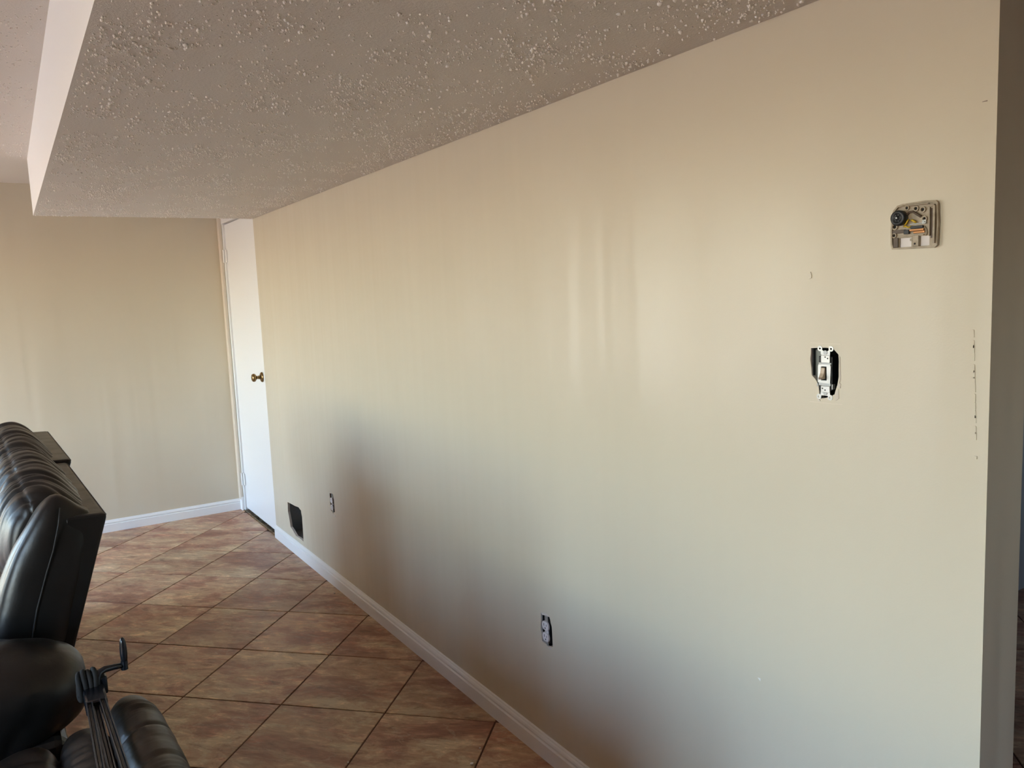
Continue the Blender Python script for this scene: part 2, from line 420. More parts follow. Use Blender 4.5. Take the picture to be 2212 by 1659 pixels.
# outline of the old cover plate and torn paper round the switch opening
for (y0, z0, y1, z1) in ((1.016, 1.378, 0.948, 1.377), (1.018, 1.2595, 0.944, 1.2605)):
    chip('plate_line', 0, 0, [(y0, z0+.0006), (y1, z1+.0006), (y1, z1-.0006), (y0, z0-.0006)], M['cream'], 0.0007)
for poly in ([(0.9515, 1.354), (0.9495, 1.352), (0.948, 1.31), (0.9525, 1.300)], [(0.957, 1.295), (0.951, 1.303), (0.947, 1.300), (0.949, 1.292)],
             [(0.960, 1.283), (0.953, 1.290), (0.952, 1.272), (0.959, 1.266)], [(1.000, 1.2675), (0.994, 1.2665), (0.993, 1.263), (0.999, 1.2625)]):
    chip('torn_paper', 0, 0, jag(poly, 0.0006, 2), M['gyp'], 0.0012)
chip('torn_paper', O1[0], O1[1], jag([(0.026, 0.051), (-0.012, 0.057), (-0.018, 0.050), (0.022, 0.045)], 0.001, 3), M['gyp'], 0.001)
chip('torn_paper', O1[0], O1[1], jag([(-0.008, -0.053), (-0.026, -0.046), (-0.028, -0.050), (-0.018, -0.058)], 0.001, 2), M['gyp'], 0.001)
chip('torn_paper', O2[0], O2[1], jag([(-0.0, -0.054), (-0.028, -0.058), (-0.042, -0.066), (-0.02, -0.062)], 0.001, 2), M['flake'], 0.0015)

# other walls
wf = struct(box('wall_far', XL-0.12, 0.25, D, D+0.12, 0, H2+0.05, M['wall']))
def wall_with_openings():
    bm = bmesh.new(); y = YB-0.12
    for y0, y1, z0, z1 in WINS:
        b_box(bm, XL-0.12, XL, y, y0, -0.16, H2+0.05); b_box(bm, XL-0.12, XL, y0, y1, -0.16, z0); b_box(bm, XL-0.12, XL, y0, y1, z1, H2+0.05); y = y1
    b_box(bm, XL-0.12, XL, y, D+0.12, -0.16, H2+0.05)
    return finish('wall_left', bm, M['wall'])
struct(wall_with_openings())
for i, (y0, y1, z0, z1) in enumerate(WINS):
    bm = bmesh.new(); fw = 0.05
    for a in ((y0, y1, z0, z0+fw), (y0, y1, z1-fw, z1), (y0, y0+fw, z0, z1), (y1-fw, y1, z0, z1), ((y0+y1)/2-fw*.6, (y0+y1)/2+fw*.6, z0, z1)):
        b_box(bm, XL-0.09, XL-0.04, *a)
    struct(finish('window_%d' % (i+1), bm, M['white']))
struct(plate('wall_back', [(XL-0.12, -0.16), (XE+0.12, -0.16), (XE+0.12, H2+0.05), (XL-0.12, H2+0.05)],
             [[(ADDEDWIN[0], ADDEDWIN[2]), (ADDEDWIN[1], ADDEDWIN[2]), (ADDEDWIN[1], ADDEDWIN[3]), (ADDEDWIN[0], ADDEDWIN[3])]], 'Y', YB, YB-0.12, M['back_dark']))
struct(box('wall_side_room_north', T, XE+0.12, YN, YN+0.1, 0, H2+0.05, M['side_wall']))
struct(box('wall_side_room_east', XE, XE+0.12, YB, YN, 0, H2+0.05, M['side_wall']))

# ceilings
def ceil_main():
    bm = bmesh.new()
    x0, x1, zt = XL-0.12, XE+0.12, H2+0.25
    pts = [(YB-0.12, H2), (DP, H2), (D+0.12, H2-0.006)]
    A = [[bm.verts.new((x, y, z)) for y, z in pts] for x in (x0, x1)]
    for k in range(2): bm.faces.new((A[0][k], A[0][k+1], A[1][k+1], A[1][k]))
    b_box(bm, x0, x1, YB-0.12, D+0.12, H2+0.06, zt)
    return finish('ceiling', bm, M['ceil'])
ceiling = struct(ceil_main())
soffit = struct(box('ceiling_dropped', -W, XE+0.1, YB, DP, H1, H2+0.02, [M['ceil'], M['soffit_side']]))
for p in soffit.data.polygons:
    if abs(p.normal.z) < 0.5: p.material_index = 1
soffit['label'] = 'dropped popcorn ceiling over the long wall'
def popcorn(name, parent, n, x0, x1, y0, y1, z, rmin, rmax, seed):
    r = np.random.default_rng(seed)
    t = (1+5**.5)/2
    iv = np.array([(-1, t, 0), (1, t, 0), (-1, -t, 0), (1, -t, 0), (0, -1, t), (0, 1, t), (0, -1, -t), (0, 1, -t), (t, 0, -1), (t, 0, 1), (-t, 0, -1), (-t, 0, 1)])
    iv /= np.linalg.norm(iv[0])
    fc = np.array([(0, 11, 5), (0, 5, 1), (0, 1, 7), (0, 7, 10), (0, 10, 11), (1, 5, 9), (5, 11, 4), (11, 10, 2), (10, 7, 6), (7, 1, 8), (3, 9, 4), (3, 4, 2), (3, 2, 6), (3, 6, 8), (3, 8, 9), (4, 9, 5), (2, 4, 11), (6, 2, 10), (8, 6, 7), (9, 8, 1)])
    P = []
    while len(P) < n:
        x, y = r.uniform(x0, x1), r.uniform(y0, y1)
        q = noise.noise(Vector((x*5, y*5, seed))) + 0.6*noise.noise(Vector((x*14, y*14, seed+3)))
        if r.uniform(0, 1) < 0.35+0.9*q: P.append((x, y))
    P = np.array(P); rad = rmin+(rmax-rmin)*r.beta(1.1, 4.0, n)
    V = np.repeat(iv[None], n, 0)*(1+r.uniform(-.35, .35, (n, 12, 1)))
    sx = rad*r.uniform(.7, 1.5, n); sy = rad*r.uniform(.7, 1.5, n); sz = rad*r.uniform(.9, 1.5, n)
    V = V*np.stack([sx, sy, sz], -1)[:, None]
    a = r.uniform(0, 6.28, n); ca, sa = np.cos(a)[:, None], np.sin(a)[:, None]
    X = V[..., 0]*ca-V[..., 1]*sa+P[:, :1]; Y = V[..., 0]*sa+V[..., 1]*ca+P[:, 1:]; Z = V[..., 2]+z-0.40*sz[:, None]
    V = np.stack([X, Y, Z], -1).reshape(-1, 3)
    F = (fc[None]+12*np.arange(n)[:, None, None]).reshape(-1, 3)
    me = bpy.data.meshes.new(name); me.from_pydata(V.tolist(), [], F.tolist())
    o = link(name, me, M['lump_lit'], parent, True); o['kind'] = 'stuff'
    return o
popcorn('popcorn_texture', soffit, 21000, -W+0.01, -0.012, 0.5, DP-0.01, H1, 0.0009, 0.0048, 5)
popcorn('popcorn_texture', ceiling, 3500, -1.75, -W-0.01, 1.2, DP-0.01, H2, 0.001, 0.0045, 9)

# baseboards with a moulded top
BB = [(0, 0), (-.0150, 0), (-.0150, .052), (-.0095, .0545), (-.0085, .0565), (-.0118, .0595), (-.0125, .065), (-.0105, .071), (-.0065, .0755), (-.0060, .0785), (-.003, .081), (0, .081)]
struct(prism('baseboard_right', BB, 'Y', E, DP-0.003, M['white']))
struct(prism('baseboard_far', [(D+a, b) for a, b in BB], 'X', XL, -0.012, M['white']))
struct(prism('baseboard_left', [(XL-a, b) for a, b in BB], 'Y', YB, 2.5, M['white']))

# closet door in the gap between the long wall and the far wall
door = bpy.data.objects.new('door_1', None); C.objects.link(door); door.location = (0, 5.48, 0); struct(door)
door['label'] = 'flat white door with a brass knob in the far corner'
def dpart(o): o.parent = door; o.matrix_parent_inverse = Matrix.Translation((0, -5.48, 0)); return o
DY0, DY1 = 5.097, 5.872
dpart(box('door_panel', 0.014, 0.049, DY0, DY1, 0.022, 2.062, M['white'], None, 0.002))
dpart(box('door_jamb', 0.0, T, DP, DY0-0.007, 0, 2.10, M['white'], None, 0.002))
dpart(box('door_jamb', 0.002, T, DY1+0.004, DY1+0.030, 0, 2.10, M['white'], None, 0.002))
dpart(box('door_head', 0.0, T, DP, D, 2.070, H2, M['white'], None, 0.002))
dpart(box('door_stop', 0.047, 0.06, DP+0.03, DY1, 0.0, 2.07, M['white']))
o = dpart(box('threshold', -0.004, 0.11, DP, DY1+0.03, -0.002, 0.007, M['brass'], None, 0.002)); o['label'] = 'dull brass threshold strip'
for zc in (1.844, 0.238):
    h = cyl('hinge', (-0.004, DY1+0.004, zc-0.045), (-0.004, DY1+0.004, zc+0.045), 0.0065, M['white'], None, 10)
    dpart(h)
    hb = bmesh.new(); b_box(hb, 0.004, 0.011, DY1-0.030, DY1+0.002, zc-0.044, zc+0.044, 0.001); b_box(hb, -0.001, 0.004, DY1+0.005, DY1+0.026, zc-0.044, zc+0.044, 0.001)
    l = finish('hinge_leaf', hb, M['white'], h)
kn = lathe('knob', [(0.0, -0.066), (0.012, -0.066), (0.022, -0.063), (0.0265, -0.055), (0.026, -0.047), (0.019, -0.040), (0.0115, -0.036), (0.010, -0.026), (0.0125, -0.019), (0.0125, -0.006), (0, -0.006)],
           M['brass'], None, 24, 'X', (0.010, 5.165, 1.032)); dpart(kn)
lathe('rose', [(0, -0.011), (0.020, -0.011), (0.028, -0.008), (0.0325, -0.003), (0.033, 0.0), (0, 0.0)], M['brass'], kn, 28, 'X', (0.010, 5.165, 1.032))
struct(box('trim_1', -0.018, 0.001, DY1+0.030, D, 0.081, H2, M['cream'], None, 0.003))
struct(box('trim_2', -0.014, 0.001, DY1+0.020, D-0.001, 0.0, 0.10, M['white'], None, 0.002))
struct(box('wall_closet', T+0.6, T+0.7, DP-0.1, D+0.1, 0, H2, M['side_wall']))

# outside ground
g = box('patio_ground', -40, XL-0.12, -25, 30, -0.4, -0.2, M['patio']); struct(g)

# ------------------------------------------------------------------ things on the long wall: local x runs to the right, -y is out of the wall
RW = R(-90)
def wall_root(name, y, z, label, cat, group=None): return root(name, (0, y, z), RW, label, cat, group)
mm = 0.001
def lbox(name, h0, h1, d0, d1, z0, z1, m, parent, bev=0.0):
    return box(name, h0*mm, h1*mm, -d1*mm, -d0*mm, z0*mm, z1*mm, m, parent, bev*mm)
def lplate(name, outer, holes, d0, d1, m, parent):
    sc_ = lambda L: [(a*mm, b*mm) for a, b in L]
    return plate(name, sc_(outer), [sc_(h) for h in holes], 'Y', -d0*mm, -d1*mm, m, parent)
def ldisc(name, h, z, r, d0, d1, m, parent, n=20, r2=None):
    return cyl(name, (h*mm, -d0*mm, z*mm), (h*mm, -d1*mm, z*mm), r*mm, m, parent, n, None if r2 is None else r2*mm)

# thermostat without its cover
th = wall_root('thermostat', .802, 1.588, 'opened thermostat base of yellowed plastic with black dial, high on beige wall', 'thermostat')
outer = [(-39, -38), (36, -39.5), (40.5, -36), (42, 0), (40.5, 33), (37, 37.5), (20, 39), (-20, 38), (-30, 36), (-37, 29), (-40, 20), (-42, -8), (-41, -30)]
w1 = [(-28, -20), (-6, -20), (-6, -36), (-28, -36)]; w2 = [(9, -19), (26, -19), (26, -36), (9, -36)]
holes = [circ(-13.8, 31, 2.6, 10), circ(2.4, 28.3, 3.0, 10), circ(14.3, 25.4, 3.0, 10), circ(-36, .6, 3.8, 10), circ(-37, -14.5, 2.8, 10), circ(17.8, 9.7, 3.0, 10)]
lplate('base_plate', outer, [w1, w2]+holes, 0.5, 4, M['therm'], th)
lbox('back_patch', -38, 38, 0.05, 0.4, -37, 36, M['patch'], th)
lplate('rim', [(a*1.02, b*1.02) for a, b in outer], [[(a*.955, b*.955) for a, b in outer]], 2.5, 8, M['therm'], th)
for k, (a, b) in enumerate([(-13.8, 31), (2.4, 28.3), (14.3, 25.4), (-36, .6), (-37, -14.5), (17.8, 9.7)]):
    rr_ = (4.2, 4.8, 5.4, 5.6, 4.6, 4.6)[k]
    b_ = lplate('screw_boss', circ(a, b, rr_, 14), [circ(a, b, rr_*.6, 12)], 3.5, 7, M['therm'], th)
    ldisc('boss_hole', a, b, rr_*.62, 3.2, 3.8, M['hole'], b_, 12)
lbox('edge_rib', 35.2, 38.8, 3, 12, -33, 30, M['therm'], th, 0.6)
lbox('slider_slot', 28, 34.4, 3.2, 4.6, -24, 26, M['therm_dark'], th, 0.4)
lbox('edge_rib', 26.2, 27.8, 3, 8, -20, 28, M['therm'], th, 0.4)
lbox('top_rib', -28, 26, 3, 10, 33.5, 35, M['therm'], th, 0.4)
lbox('corner_bracket', 25, 36, 3, 9, 29, 32.5, M['therm'], th, 0.6)
dial = lathe('dial', [(0, -4*mm), (11.5*mm, -4*mm), (13.2*mm, -6*mm), (13.4*mm, -15*mm), (12.4*mm, -17.2*mm), (8.2*mm, -17.6*mm), (7.2*mm, -15.5*mm), (3.4*mm, -15.5*mm), (2.8*mm, -18.5*mm), (0, -18.5*mm)],
             M['blackp'], th, 32, 'Y', (-25*mm, 0, 14.7*mm)); dial['label'] = 'black dial'
ldisc('dial_pin', -25, 14.7, 1.5, 17, 19.6, M['plate_dark'], dial, 12)
for k in range(6):
    a = k*math.pi/3
    bm = bmesh.new(); b_box(bm, 4*mm, 7.6*mm, -16.9*mm, -15*mm, -.5*mm, .5*mm)
    bmesh.ops.rotate(bm, cent=(0, 0, 0), matrix=Matrix.Rotation(a, 3, 'Y'), verts=bm.verts[:]); bmesh.ops.translate(bm, vec=(-25*mm, 0, 14.7*mm), verts=bm.verts[:])
    finish('dial_spoke', bm, M['blackp'], dial)
tube('lever_arm', [(-13*mm, -7*mm, 19*mm), (-9*mm, -7*mm, 23*mm), (-2.3*mm, -7*mm, 23.6*mm), (4*mm, -7*mm, 19*mm), (12*mm, -7*mm, 13.6*mm)], 2.1*mm, M['therm_dark'], th, 8)
lbox('terminal', 14.5, 21, 3, 8, 1, 8, M['zinc'], th, 0.6)
ldisc('terminal_screw', 17.5, 4.5, 2.2, 7, 9.5, M['plate_dark'], th, 12)
lbox('contact_block', -6, 16, 3, 9, -5.5, -1, M['blackp'], th, 0.8)
lbox('contact_leaf', -8, 17, 3, 6.5, 1.6, 3.2, M['plate_dark'], th, 0.3)
tube('yellow_wire', [(-18*mm, -5*mm, 2.5*mm), (-14*mm, -8*mm, 4*mm), (-11*mm, -9*mm, 8*mm), (-10*mm, -7*mm, 11*mm)], 1.5*mm, M['yellow'], th)
tube('yellow_wire', [(-19*mm, -6*mm, -0.5*mm), (-14*mm, -8*mm, -0.5*mm), (-10*mm, -8*mm, -3*mm), (-5*mm, -7*mm, -1*mm)], 1.4*mm, M['yellow'], th)
tube('yellow_wire', [(-5*mm, -6*mm, 9*mm), (-2*mm, -8*mm, 8.5*mm), (1*mm, -8*mm, 6.5*mm), (3*mm, -6*mm, 4.5*mm)], 1.9*mm, M['yellow'], th)
lbox('mounting_bar', -41, -17, 3, 7, -11.5, -5.5, M['therm_dark'], th, 0.5)
ct = lbox('copper_strip', -8, 17.5, 3, 8.5, -9.8, -6.2, M['copper'], th, 0.8)
lbox('copper_coil', -2, 18, 3, 6.5, -14, -10, M['copper'], th, 0.8)
lbox('clamp', -17.5, -8.5, 3, 9.5, -14, -6.5, M['blackp'], th, 0.6)
lbox('cross_rib', -27, 17, 3, 7, -18.5, -16, M['therm'], th, 0.4)
lbox('post', -1.5, 8.5, 1, 8, -36, -17, M['therm'], th, 0.6)
lbox('post_notch', -8.5, 1, 2, 5, -26, -22, M['therm'], th, 0.4)
ldisc('post_hole', 2.5, -31.5, 1.8, 8, 8.3, M['hole'], th, 12)
lbox('side_post', -38, -29.5, 1, 7, -36, -19, M['therm_dark'], th, 0.6)
tube('curved_track', [(18*mm, -5*mm, -4*mm), (21*mm, -5*mm, -8*mm), (22*mm, -5*mm, -15*mm), (20*mm, -5*mm, -19*mm)], 1.3*mm, M['therm'], th, 6)

# toggle switch without its cover plate
sw = wall_root('light_switch', .984, 1.318, 'bare steel toggle light switch in a ragged wall opening below thermostat', 'light switch')
bx = bmesh.new()
for (a, b, c, d, e, g) in ((-.032, -.029, .004, .075, -.05, .05), (.028, .031, .004, .075, -.05, .05), (-.032, .031, .004, .075, -.053, -.05), (-.032, .031, .004, .075, .05, .053), (-.032, .031, .072, .075, -.05, .05)):
    b_box(bx, a, b, c, d, e, g)
finish('wall_box', bx, M['boxp'], sw)
lbox('box_side', -29, -14, -58, -9, -20, 47, M['boxm'], sw, 2)
lbox('switch_body', -15, 15.5, -40, -1.5, -33, 34, M['boxp'], sw, 1)
yk = [(-7.5, -50), (-7.6, -40), (-7.6, 43), (11.8, 43.5), (12.4, -42), (11.8, -50)]
strap = lplate('strap', [(-7.5, 44), (-6.5, -43), (12.5, -43.5), (11.8, 44.5)], [[(-5.8, 14.5), (-5.4, -13), (6.4, -13), (6, 14.5)]], -0.5, 1.0, M['zinc'], sw)
for tag_, s, hl, hr, zc in (('top', 1, -10.6, 14.5, 49.4), ('bottom', -1, -12.4, 13.0, -46)):
    out = circ(hl, zc, 5.2, 14); 
    for hx in (hl, hr):
        e_ = lplate('ear', circ(hx, zc, 5.4, 16), [circ(hx, zc, 2.2, 12)], -0.2, 1.1, M['zinc'], sw)
    b0 = 38 if s > 0 else -36
    neck = [(-8.5, b0), (-9, zc-2*s), (-6, zc-2.2*s), (-3, zc-4.6*s), (7, zc-4.6*s), (10, zc-2.2*s), (12.5, zc-2*s), (12.2, b0)]
    nk = lplate('strap_end', neck, [], -0.1, 0.9, M['zinc'], sw)
    ldisc('strap_screw', 2, zc-(7.5*s), 4.3, 0.9, 1.9, M['plate_dark'], nk, 16)
for (z0, z1, mm_) in ((21.5, 36.5, 'zinc'), (-37, -24, 'zinc')):
    p_ = lbox('raised_strap', -7.3, 12.3, 0.8, 2.4, z0, z1, M[mm_], sw, 0.8)
    for (hx, hz) in (((2.5, z1-3.5), (8, z1-6)) if z0 > 0 else ((-3.5, z0+8), (2.5, z0+5))):
        ldisc('rivet_hole', hx, hz, 1.5, 2.3, 2.6, M['hole'], p_, 10)
fr = lplate('toggle_frame', [(-12, 18.5), (-13.3, 14), (-13.5, -17.3), (14, -18.9), (15.6, 15), (14, 18.9)], [[(-6.2, 14.6), (-5.6, -13.4), (6.6, -13.4), (6.2, 14.6)]], 0.8, 3.2, M['zinc'], sw)
lbox('toggle_well', -6.2, 6.6, -6, 0.2, -13.4, 14.6, M['hole'], sw)
lbox('frame_shadow', -13, 14, -1, 1.4, -23.5, -17.5, M['plate_dark'], sw, 0.5); lbox('frame_shadow', -13, 15, -1, 1.4, 18.5, 22, M['plate_dark'], sw, 0.5)
tg = prism('toggle', [(-.0015, .0125), (-.0052, .0118), (-.0062, .001), (-.0128, -.0075), (-.0112, -.0105), (-.0015, -.0095)], 'X', -5.4*mm, 3.0*mm, M['almond'], sw, 0.0007)
tg['label'] = 'almond toggle lever pushed down'
lbox('toggle_tip', -5.0, 2.6, 11.4, 13.0, -10.6, -6.6, M['tip_brown'], tg, 0.6)
for hx in (-16.5, 16.8):
    lbox('body_clip', hx-1.2, hx+1.2, -8, 0.4, -30 if hx > 0 else -26, -20, M['plate_dark'], sw, 0.4)

# duplex outlets
def outlet(y, z, label):
    r = wall_root('wall_outlet', y, z, label, 'outlet', 'bare outlets in the long wall')
    lbox('outlet_body', -15, 15, -35, -3, -40, 40, M['boxp'], r, 1)
    st = lplate('mounting_strap', [(-8, -50), (-7, -53), (3, -53), (6, -50), (6, 46), (3, 51), (-7, 51), (-10, 47)], [circ(-2, 47.5, 1.8, 10), circ(-2, -49.5, 1.6, 10)], -3, -1.8, M['zinc'], r)
    ldisc('mounting_screw', -3.0, 41.5, 3.0, -1.8, -0.4, M['zinc'], st, 12); ldisc('mounting_screw', -1.0, -47.5, 2.6, -1.8, 0.0, M['zinc'], st, 12)
    lbox('center_bar', -10, 10, -3, 0.2, -10, 6, M['socket'], r, 2)
    for zc in (14, -23):
        pts = []
        for k in range(28):
            a = 2*math.pi*k/28; xx, zz = 17.2*math.cos(a), 17.2*math.sin(a)
            pts.append((xx-2, max(-13.8, min(13.8, zz))+zc))
        fc_ = lplate('socket_face', pts, [], -2, 3.2, M['socket'], r)
        lbox('slot', -9.8, -7.2, 3.1, 3.4, zc-1.0, zc+7.5, M['hole'], fc_); lbox('slot', 3.6, 5.8, 3.1, 3.4, zc-0.2, zc+6.5, M['hole'], fc_)
        ldisc('ground_hole', -2, zc-7.2, 2.6, 3.1, 3.45, M['hole'], fc_, 12)
    ldisc('center_screw', -2, -4.5, 2.2, 0.2, 1.2, M['zinc'], r, 12)
    return r
outlet(*O1, 'bare outlet nearer the camera, in the middle of the long beige wall')
outlet(*O2, 'bare outlet farther away, just right of the open vent hole')

# ------------------------------------------------------------------ upholstered furniture
def spline(pts, n, closed=True):
    P = [Vector((a, b)) for a, b in pts]; k = len(P); dense = []
    for i in range(k if closed else k-1):
        p0, p1, p2, p3 = (P[(i-1) % k], P[i], P[(i+1) % k], P[(i+2) % k]) if closed else (P[max(i-1, 0)], P[i], P[i+1], P[min(i+2, k-1)])
        for j in range(16):
            t = j/16
            dense.append(0.5*((2*p1)+(p2-p0)*t+(2*p0-5*p1+4*p2-p3)*t*t+(3*p1-p0-3*p2+p3)*t**3))
    dense.append(dense[0] if closed else P[-1])
    L = [0]
    for a, b in zip(dense, dense[1:]): L.append(L[-1]+(b-a).length)
    out = []; j = 0
    for i in range(n):
        s = L[-1]*i/n if closed else L[-1]*i/(n-1)
        while j < len(L)-2 and L[j+1] < s: j += 1
        t = (s-L[j])/max(1e-9, L[j+1]-L[j]); out.append(dense[j].lerp(dense[j+1], t))
    return out
def pillow(name, prof, y0, y1, m, parent, n=64, nt=72, p=5.0, amp=0.006, freq=26.0, seam=None, seed=0, axis='Y', grooves=(), sag=0.0, gather=None):
    """stuffed cushion: closed cross section carried along an axis with rounded ends, gathers running round it"""
    S = spline(prof, n); c = sum(S, Vector((0, 0)))/n
    nor = []
    for i in range(n):
        t = S[(i+1) % n]-S[i-1]; q = Vector((t.y, -t.x)).normalized()
        if q.dot(S[i]-c) < 0: q = -q
        nor.append(q)
    bm = bmesh.new(); rows = []
    ts = [0.5-0.5*math.cos(math.pi*k/(nt-1)) for k in range(nt)]
    ts = [0.45*a+0.55*k/(nt-1) for k, a in enumerate(ts)]
    half = (y1-y0)/2
    for t in ts:
        e = max(0.0, 1-abs(2*t-1)**p)**(1/p)
        y = y0+(y1-y0)*t; row = []
        for i in range(n):
            q = c+(S[i]-c)*e
            sd = 1.0
            if seam is not None:
                ds = abs((i/n-seam+0.5) % 1-0.5); sd = math.exp(-ds*7)
            wv = noise.noise(Vector((y*freq+0.5*math.sin(i/n*9+seed), i/n*3.0, seed*3.1)))
            wv2 = noise.noise(Vector((y*freq*0.33, i/n*2.2, seed*5.7+2)))
            crease = -max(0.0, 0.28-abs(wv))*2.6
            d = amp*(0.9*crease+0.55*wv+1.1*wv2)*(0.45+0.9*sd)*min(1, e*1.2)
            if seam is not None:
                ds = abs((i/n-seam+0.5) % 1-0.5)*n
                d += -0.004*math.exp(-(ds/1.1)**2)
            for gy, gd in grooves: d -= gd*math.exp(-((y-gy)/0.006)**2)
            if gather:
                for gy, gw, ga in gather:
                    d += ga*math.sin((y-gy)*520+3*math.sin(i/n*6))*math.exp(-((y-gy)/gw)**2)*max(0, math.sin(2*math.pi*(i/n-0.05)))
            q = q+nor[i]*d
            z = q.y-sag*(2*t-1)**2*0
            row.append(bm.verts.new((q.x, y, z) if axis == 'Y' else (y, q.x, z)))
        rows.append(row)
    for a, b in zip(rows, rows[1:]):
        for i in range(n): bm.faces.new((a[i], a[(i+1) % n], b[(i+1) % n], b[i]))
    bmesh.ops.remove_doubles(bm, verts=bm.verts[:], dist=1e-5)
    return finish(name, bm, m, parent, True)

SY = R(2.5)
sofa = root('recliner_sofa', (-1.164, 2.37, 0), SY, 'dark brown leather reclining sofa with wrinkled back pillows, nearest the far wall', 'sofa')
LE = M['leather']
for k, (y0, y1, off, zz) in enumerate(((0.0, 0.915, 0.0, 0.0), (0.925, 1.80, 0.014, 0.008))):
    prism('back_shell', [(off, .950+zz), (off-.005, .957+zz), (off-.10, .962+zz), (off-.22, .5), (-.36, .1), (-.27, .1)], 'Y', y0, y1, LE, sofa, 0.008)
up_prof = [(-.028, .945), (-.050, .985), (-.090, 1.030), (-.135, 1.050), (-.185, 1.036), (-.230, .985), (-.255, .91), (-.262, .83), (-.235, .765), (-.17, .75), (-.10, .80), (-.055, .88)]
lo_prof = [(-.17, .79), (-.235, .80), (-.285, .765), (-.315, .69), (-.325, .60), (-.315, .50), (-.26, .455), (-.20, .48), (-.165, .60), (-.15, .70)]
for k, (y0, y1) in enumerate(((0.085, 0.905), (0.915, 1.735))):
    pl = pillow('back_pillow', up_prof, y0, y1, LE, sofa, 96, 190, 6, 0.0120, 24, seam=0.26, seed=1+k)
    pillow('lumbar_pillow', lo_prof, y0, y1, LE, sofa, 64, 110, 6, 0.009, 18, seam=0.3, seed=4+k)
wing = [(-.030, .940), (-.062, .985), (-.106, 1.022), (-.145, 1.008), (-.185, .955), (-.232, .870), (-.272, .765), (-.30, .64), (-.305, .50), (-.26, .44), (-.19, .46), (-.125, .60), (-.066, .79)]
wg = pillow('side_bolster', wing, -0.012, 0.105, LE, sofa, 90, 40, 3.2, 0.004, 14, seam=None, seed=8)
tube('piping', [(-.108-.001, -0.0075, .992), (-.117, -0.0125, .95), (-.135, -0.0135, .885), (-.155, -0.0135, .83), (-.185, -0.0135, .74), (-.21, -.0125, .64), (-.225, -.010, .55)], 0.0022, M['stitch'], wg, 6)
pillow('side_bolster', wing, 1.70, 1.80, LE, sofa, 60, 30, 3.2, 0.004, 14, seed=9)
for y0, y1 in ((0.02, 0.905), (0.925, 1.80)):
    pillow('seat_cushion', [(-.27, .42), (-.27, .49), (-.40, .505), (-.70, .50), (-.90, .485), (-.96, .42), (-.93, .34), (-.60, .33), (-.32, .34)], y0, y1, LE, sofa, 60, 60, 7, 0.006, 9, seed=12+y0)
    pillow('footrest', [(-.90, .33), (-.95, .35), (-.985, .28), (-.985, .15), (-.95, .08), (-.90, .09), (-.89, .20)], y0, y1, LE, sofa, 40, 40, 8, 0.004, 12, seed=15+y0)
box('sofa_base', -.90, -.30, 0.0, 1.80, 0.04, 0.36, LE, sofa, 0.015)
def arm(y0, y1, name_seed, par, x0=-.105, x1=-.93, zt=.742):
    yc = (y0+y1)/2; hw = (y1-y0)/2
    pr = [(yc-hw, .60), (yc-hw*.96, .665), (yc-hw*.7, zt-.03), (yc-hw*.25, zt-.002), (yc+hw*.25, zt), (yc+hw*.7, zt-.03), (yc+hw*.96, .665), (yc+hw, .60), (yc+hw*.9, .52), (yc+hw*.4, .49), (yc-hw*.4, .49), (yc-hw*.9, .52)]
    a = pillow('armrest', pr, x1, x0, LE, par, 64, 90, 3.0, 0.006, 10, seam=None, seed=name_seed, axis='X')
    box('arm_panel', x1+.03, x0-.06, y0+.02, y1-.02, 0.04, .54, LE, a, 0.03, 3)
    return a
arm(-.385, -.020, 21, sofa); arm(1.815, 2.15, 22, sofa)
for x in (-.34, -.86):
    for y in (-.30, 2.05): cyl('foot', (x, y, 0), (x, y, 0.06), 0.025, M['boxp'], sofa, 14)

# low chair in front of it
L2 = M['leather2']
ch = root('recliner_chair', (-1.122, 1.60, 0), R(2.3), 'low brown leather recliner lying back, folded tripod across its headrest', 'recliner')
roll = [(-.002, .570), (-.004, .610), (-.022, .646), (-.058, .662), (-.095, .650), (-.118, .615), (-.112, .565), (-.085, .515), (-.045, .50), (-.012, .53)]
pillow('head_roll', roll, -0.62, 0.352, L2, ch, 60, 170, 4.0, 0.0018, 9, seed=31, grooves=((0.118, 0.006), (-.02, 0.0045), (-.16, .006), (-.30, .006), (-.44, .005)), gather=((0.222, 0.045, 0.0026), (0.06, 0.02, 0.0012), (-.08, .05, .0014)))
pad2 = [(-.100, .57), (-.125, .600), (-.160, .604), (-.198, .585), (-.212, .54), (-.20, .46), (-.14, .42), (-.095, .48)]
pillow('lumbar_roll', pad2, -0.62, 0.374, L2, ch, 50, 120, 4.5, 0.003, 24, seed=32, gather=((0.14, 0.1, 0.0014), (-.1, .2, .0014)))
pad3 = [(-.195, .54), (-.235, .585), (-.33, .575), (-.42, .535), (-.46, .46), (-.42, .38), (-.26, .37), (-.185, .43)]
pillow('lower_back_pad', pad3, -0.62, 0.378, L2, ch, 50, 100, 9, 0.007, 14, seed=33)
prism('back_shell', [(-.012, .56), (-.045, .55), (-.20, .45), (-.34, .30), (-.34, .10), (-.28, .10), (-.10, .42)], 'Y', -.60, .34, L2, ch, 0.01)
pillow('seat_cushion', [(-.34, .36), (-.35, .43), (-.50, .45), (-.75, .44), (-.90, .42), (-.95, .36), (-.90, .30), (-.60, .29), (-.38, .30)], -.61, .375, L2, ch, 50, 60, 7, 0.006, 9, seed=34)
box('chair_base', -.88, -.30, -.58, .37, 0.0, .36, L2, ch, 0.02)
pillow('footrest', [(-.90, .30), (-.95, .32), (-.98, .25), (-.98, .13), (-.95, .07), (-.90, .08), (-.89, .18)], -.60, .22, L2, ch, 40, 40, 8, 0.004, 12, seed=35)

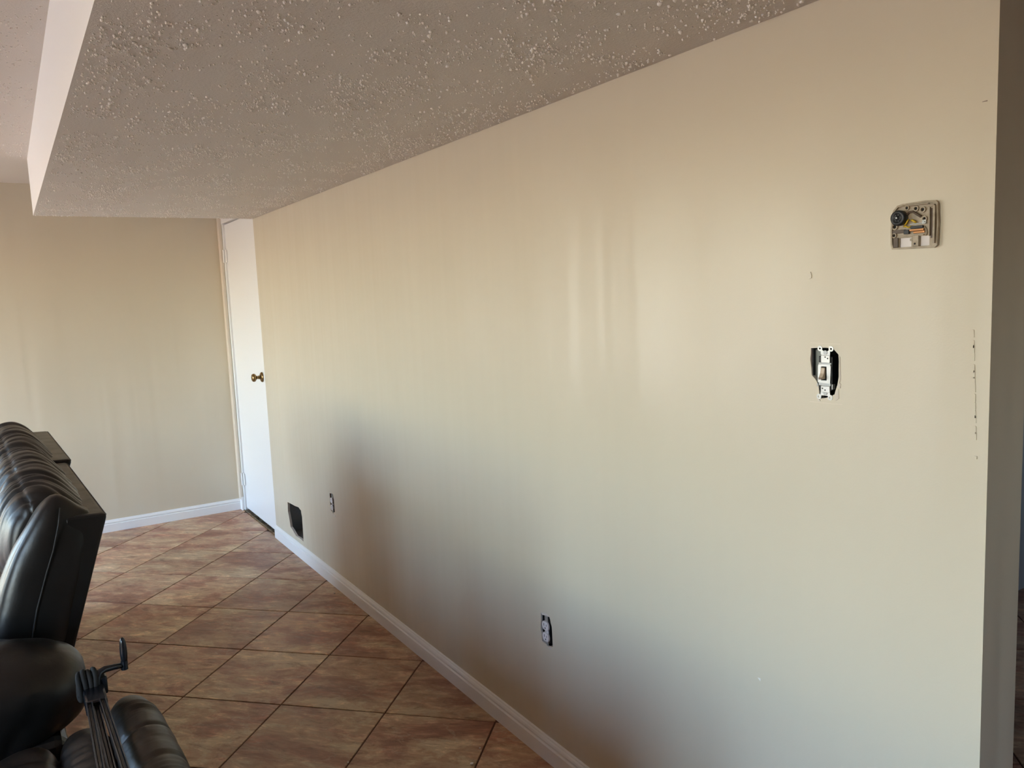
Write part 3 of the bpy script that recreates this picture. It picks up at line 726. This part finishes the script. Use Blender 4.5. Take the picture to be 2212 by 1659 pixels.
# folded tripod with a winding crank, lying along the headrest
tp = root('folded_tripod', (-1.262, 1.86, 0.665), R(0.4), 'folded metal tripod with black winding crank, lying on the brown recliner', 'tripod')
def channel(name, x, z, tw, wd, ht, m):
    t = 0.0014; y0, y1 = -0.95, 0.0
    poly = [(-wd/2, -ht/2), (wd/2, -ht/2), (wd/2, ht/2), (wd/2-t*1.6, ht/2), (wd/2-t*1.6, -ht/2+t), (-wd/2+t*1.6, -ht/2+t), (-wd/2+t*1.6, ht/2), (-wd/2, ht/2)]
    o = prism(name, poly, 'Y', y0, y1, m, tp); o.location = (x, -0.015, z); o.rotation_euler = (0, 0, R(tw))
    return o
for k, (x, z, tw) in enumerate(((-.0125, .012, -1.1), (.0, .002, -.1), (.0125, .013, 1.0))):
    lg = channel('leg', x, z, tw, 0.0125, 0.013, M['alu'])
    box('inner_leg', -.0030, .0030, -0.98, -.005, -.003, .004, M['crank'], lg, 0.001)
    box('rubber_foot', -.007, .007, -1.0, -.95, -.008, .008, M['strap'], lg, 0.003)
box('head_block', -.020, .022, -.03, .055, -.014, .020, M['crank'], tp, 0.005)
hub = box('crank_housing', .000, .030, .045, .085, -.006, .034, M['crank'], tp, 0.004)
for k, x in enumerate((-.024, -.014, -.004, .006)):
    pts = [(x+.002*math.sin(a*2+k), .062+.020*math.cos(a), .018+(.030+.003*(k % 2))*math.sin(a)) for a in [2*math.pi*j/20 for j in range(20)]]
    tube('wound_strap', pts, 0.0052, M['strap'], tp, 8, True)
cyl('strap_core', (-.028, .062, .016), (.012, .062, .016), .020, M['strap'], tp, 16)
cr = tube('crank_arm', [(.009, .045, -.002), (.009, .046, .018), (.011, .050, .034), (.017, .055, .0425), (.028, .060, .0445), (.048, .066, .042), (.067, .070, .0385)], [.0075, .0075, .0078, .0078, .0072, .0066, .0062], M['crank'], tp, 10)
kb = cyl('crank_knuckle', (.068, .070, .029), (.0685, .070, .049), .0074, M['crank'], cr, 14)
hz = [(0, 0), (.0062, .001), (.0072, .008), (.0078, .020), (.0074, .034), (.0062, .047), (.0040, .055), (0, .058)]
gp = lathe('crank_grip', hz, M['crank'], cr, 18, 'Z', (.069, .070, .046))

# ------------------------------------------------------------------ crumbs of paint on the floor
def flake(x, y, r, label, seed):
    random.seed(seed)
    bm = bmesh.new(); ring = []
    pts = jag(circ(0, 0, r, 6, seed), r*0.25, 1)
    top = [bm.verts.new((a, b, 0.0022+random.uniform(0, .002))) for a, b in pts]; bot = [bm.verts.new((a*.9, b*.9, 0.0)) for a, b in pts]
    bm.faces.new(top); bm.faces.new(bot[::-1])
    for i in range(6): bm.faces.new((bot[i], bot[(i+1) % 6], top[(i+1) % 6], top[i]))
    o = finish('paint_flake', bm, M['flake']); o.location = (x, y, 0.0004)
    tag(o, label, 'paint flake', 'paint flakes on the floor')
for k, (x, y, r, label) in enumerate((
        (-0.217, 2.131, 0.0055, 'largest white paint flake, on the tile nearest the camera'),
        (-0.024, 3.660, 0.0042, 'tiny white flake touching the long baseboard'),
        (-0.050, 3.860, 0.0040, 'tiny white flake on the tile past the one touching the baseboard'),
        (-0.151, 2.192, 0.0028, 'small pale crumb between the largest flake and the baseboard'),
        (-0.541, 2.378, 0.0030, 'small white crumb in the grout joint beside the brown recliner'))):
    flake(x, y, r, label, 40+k)
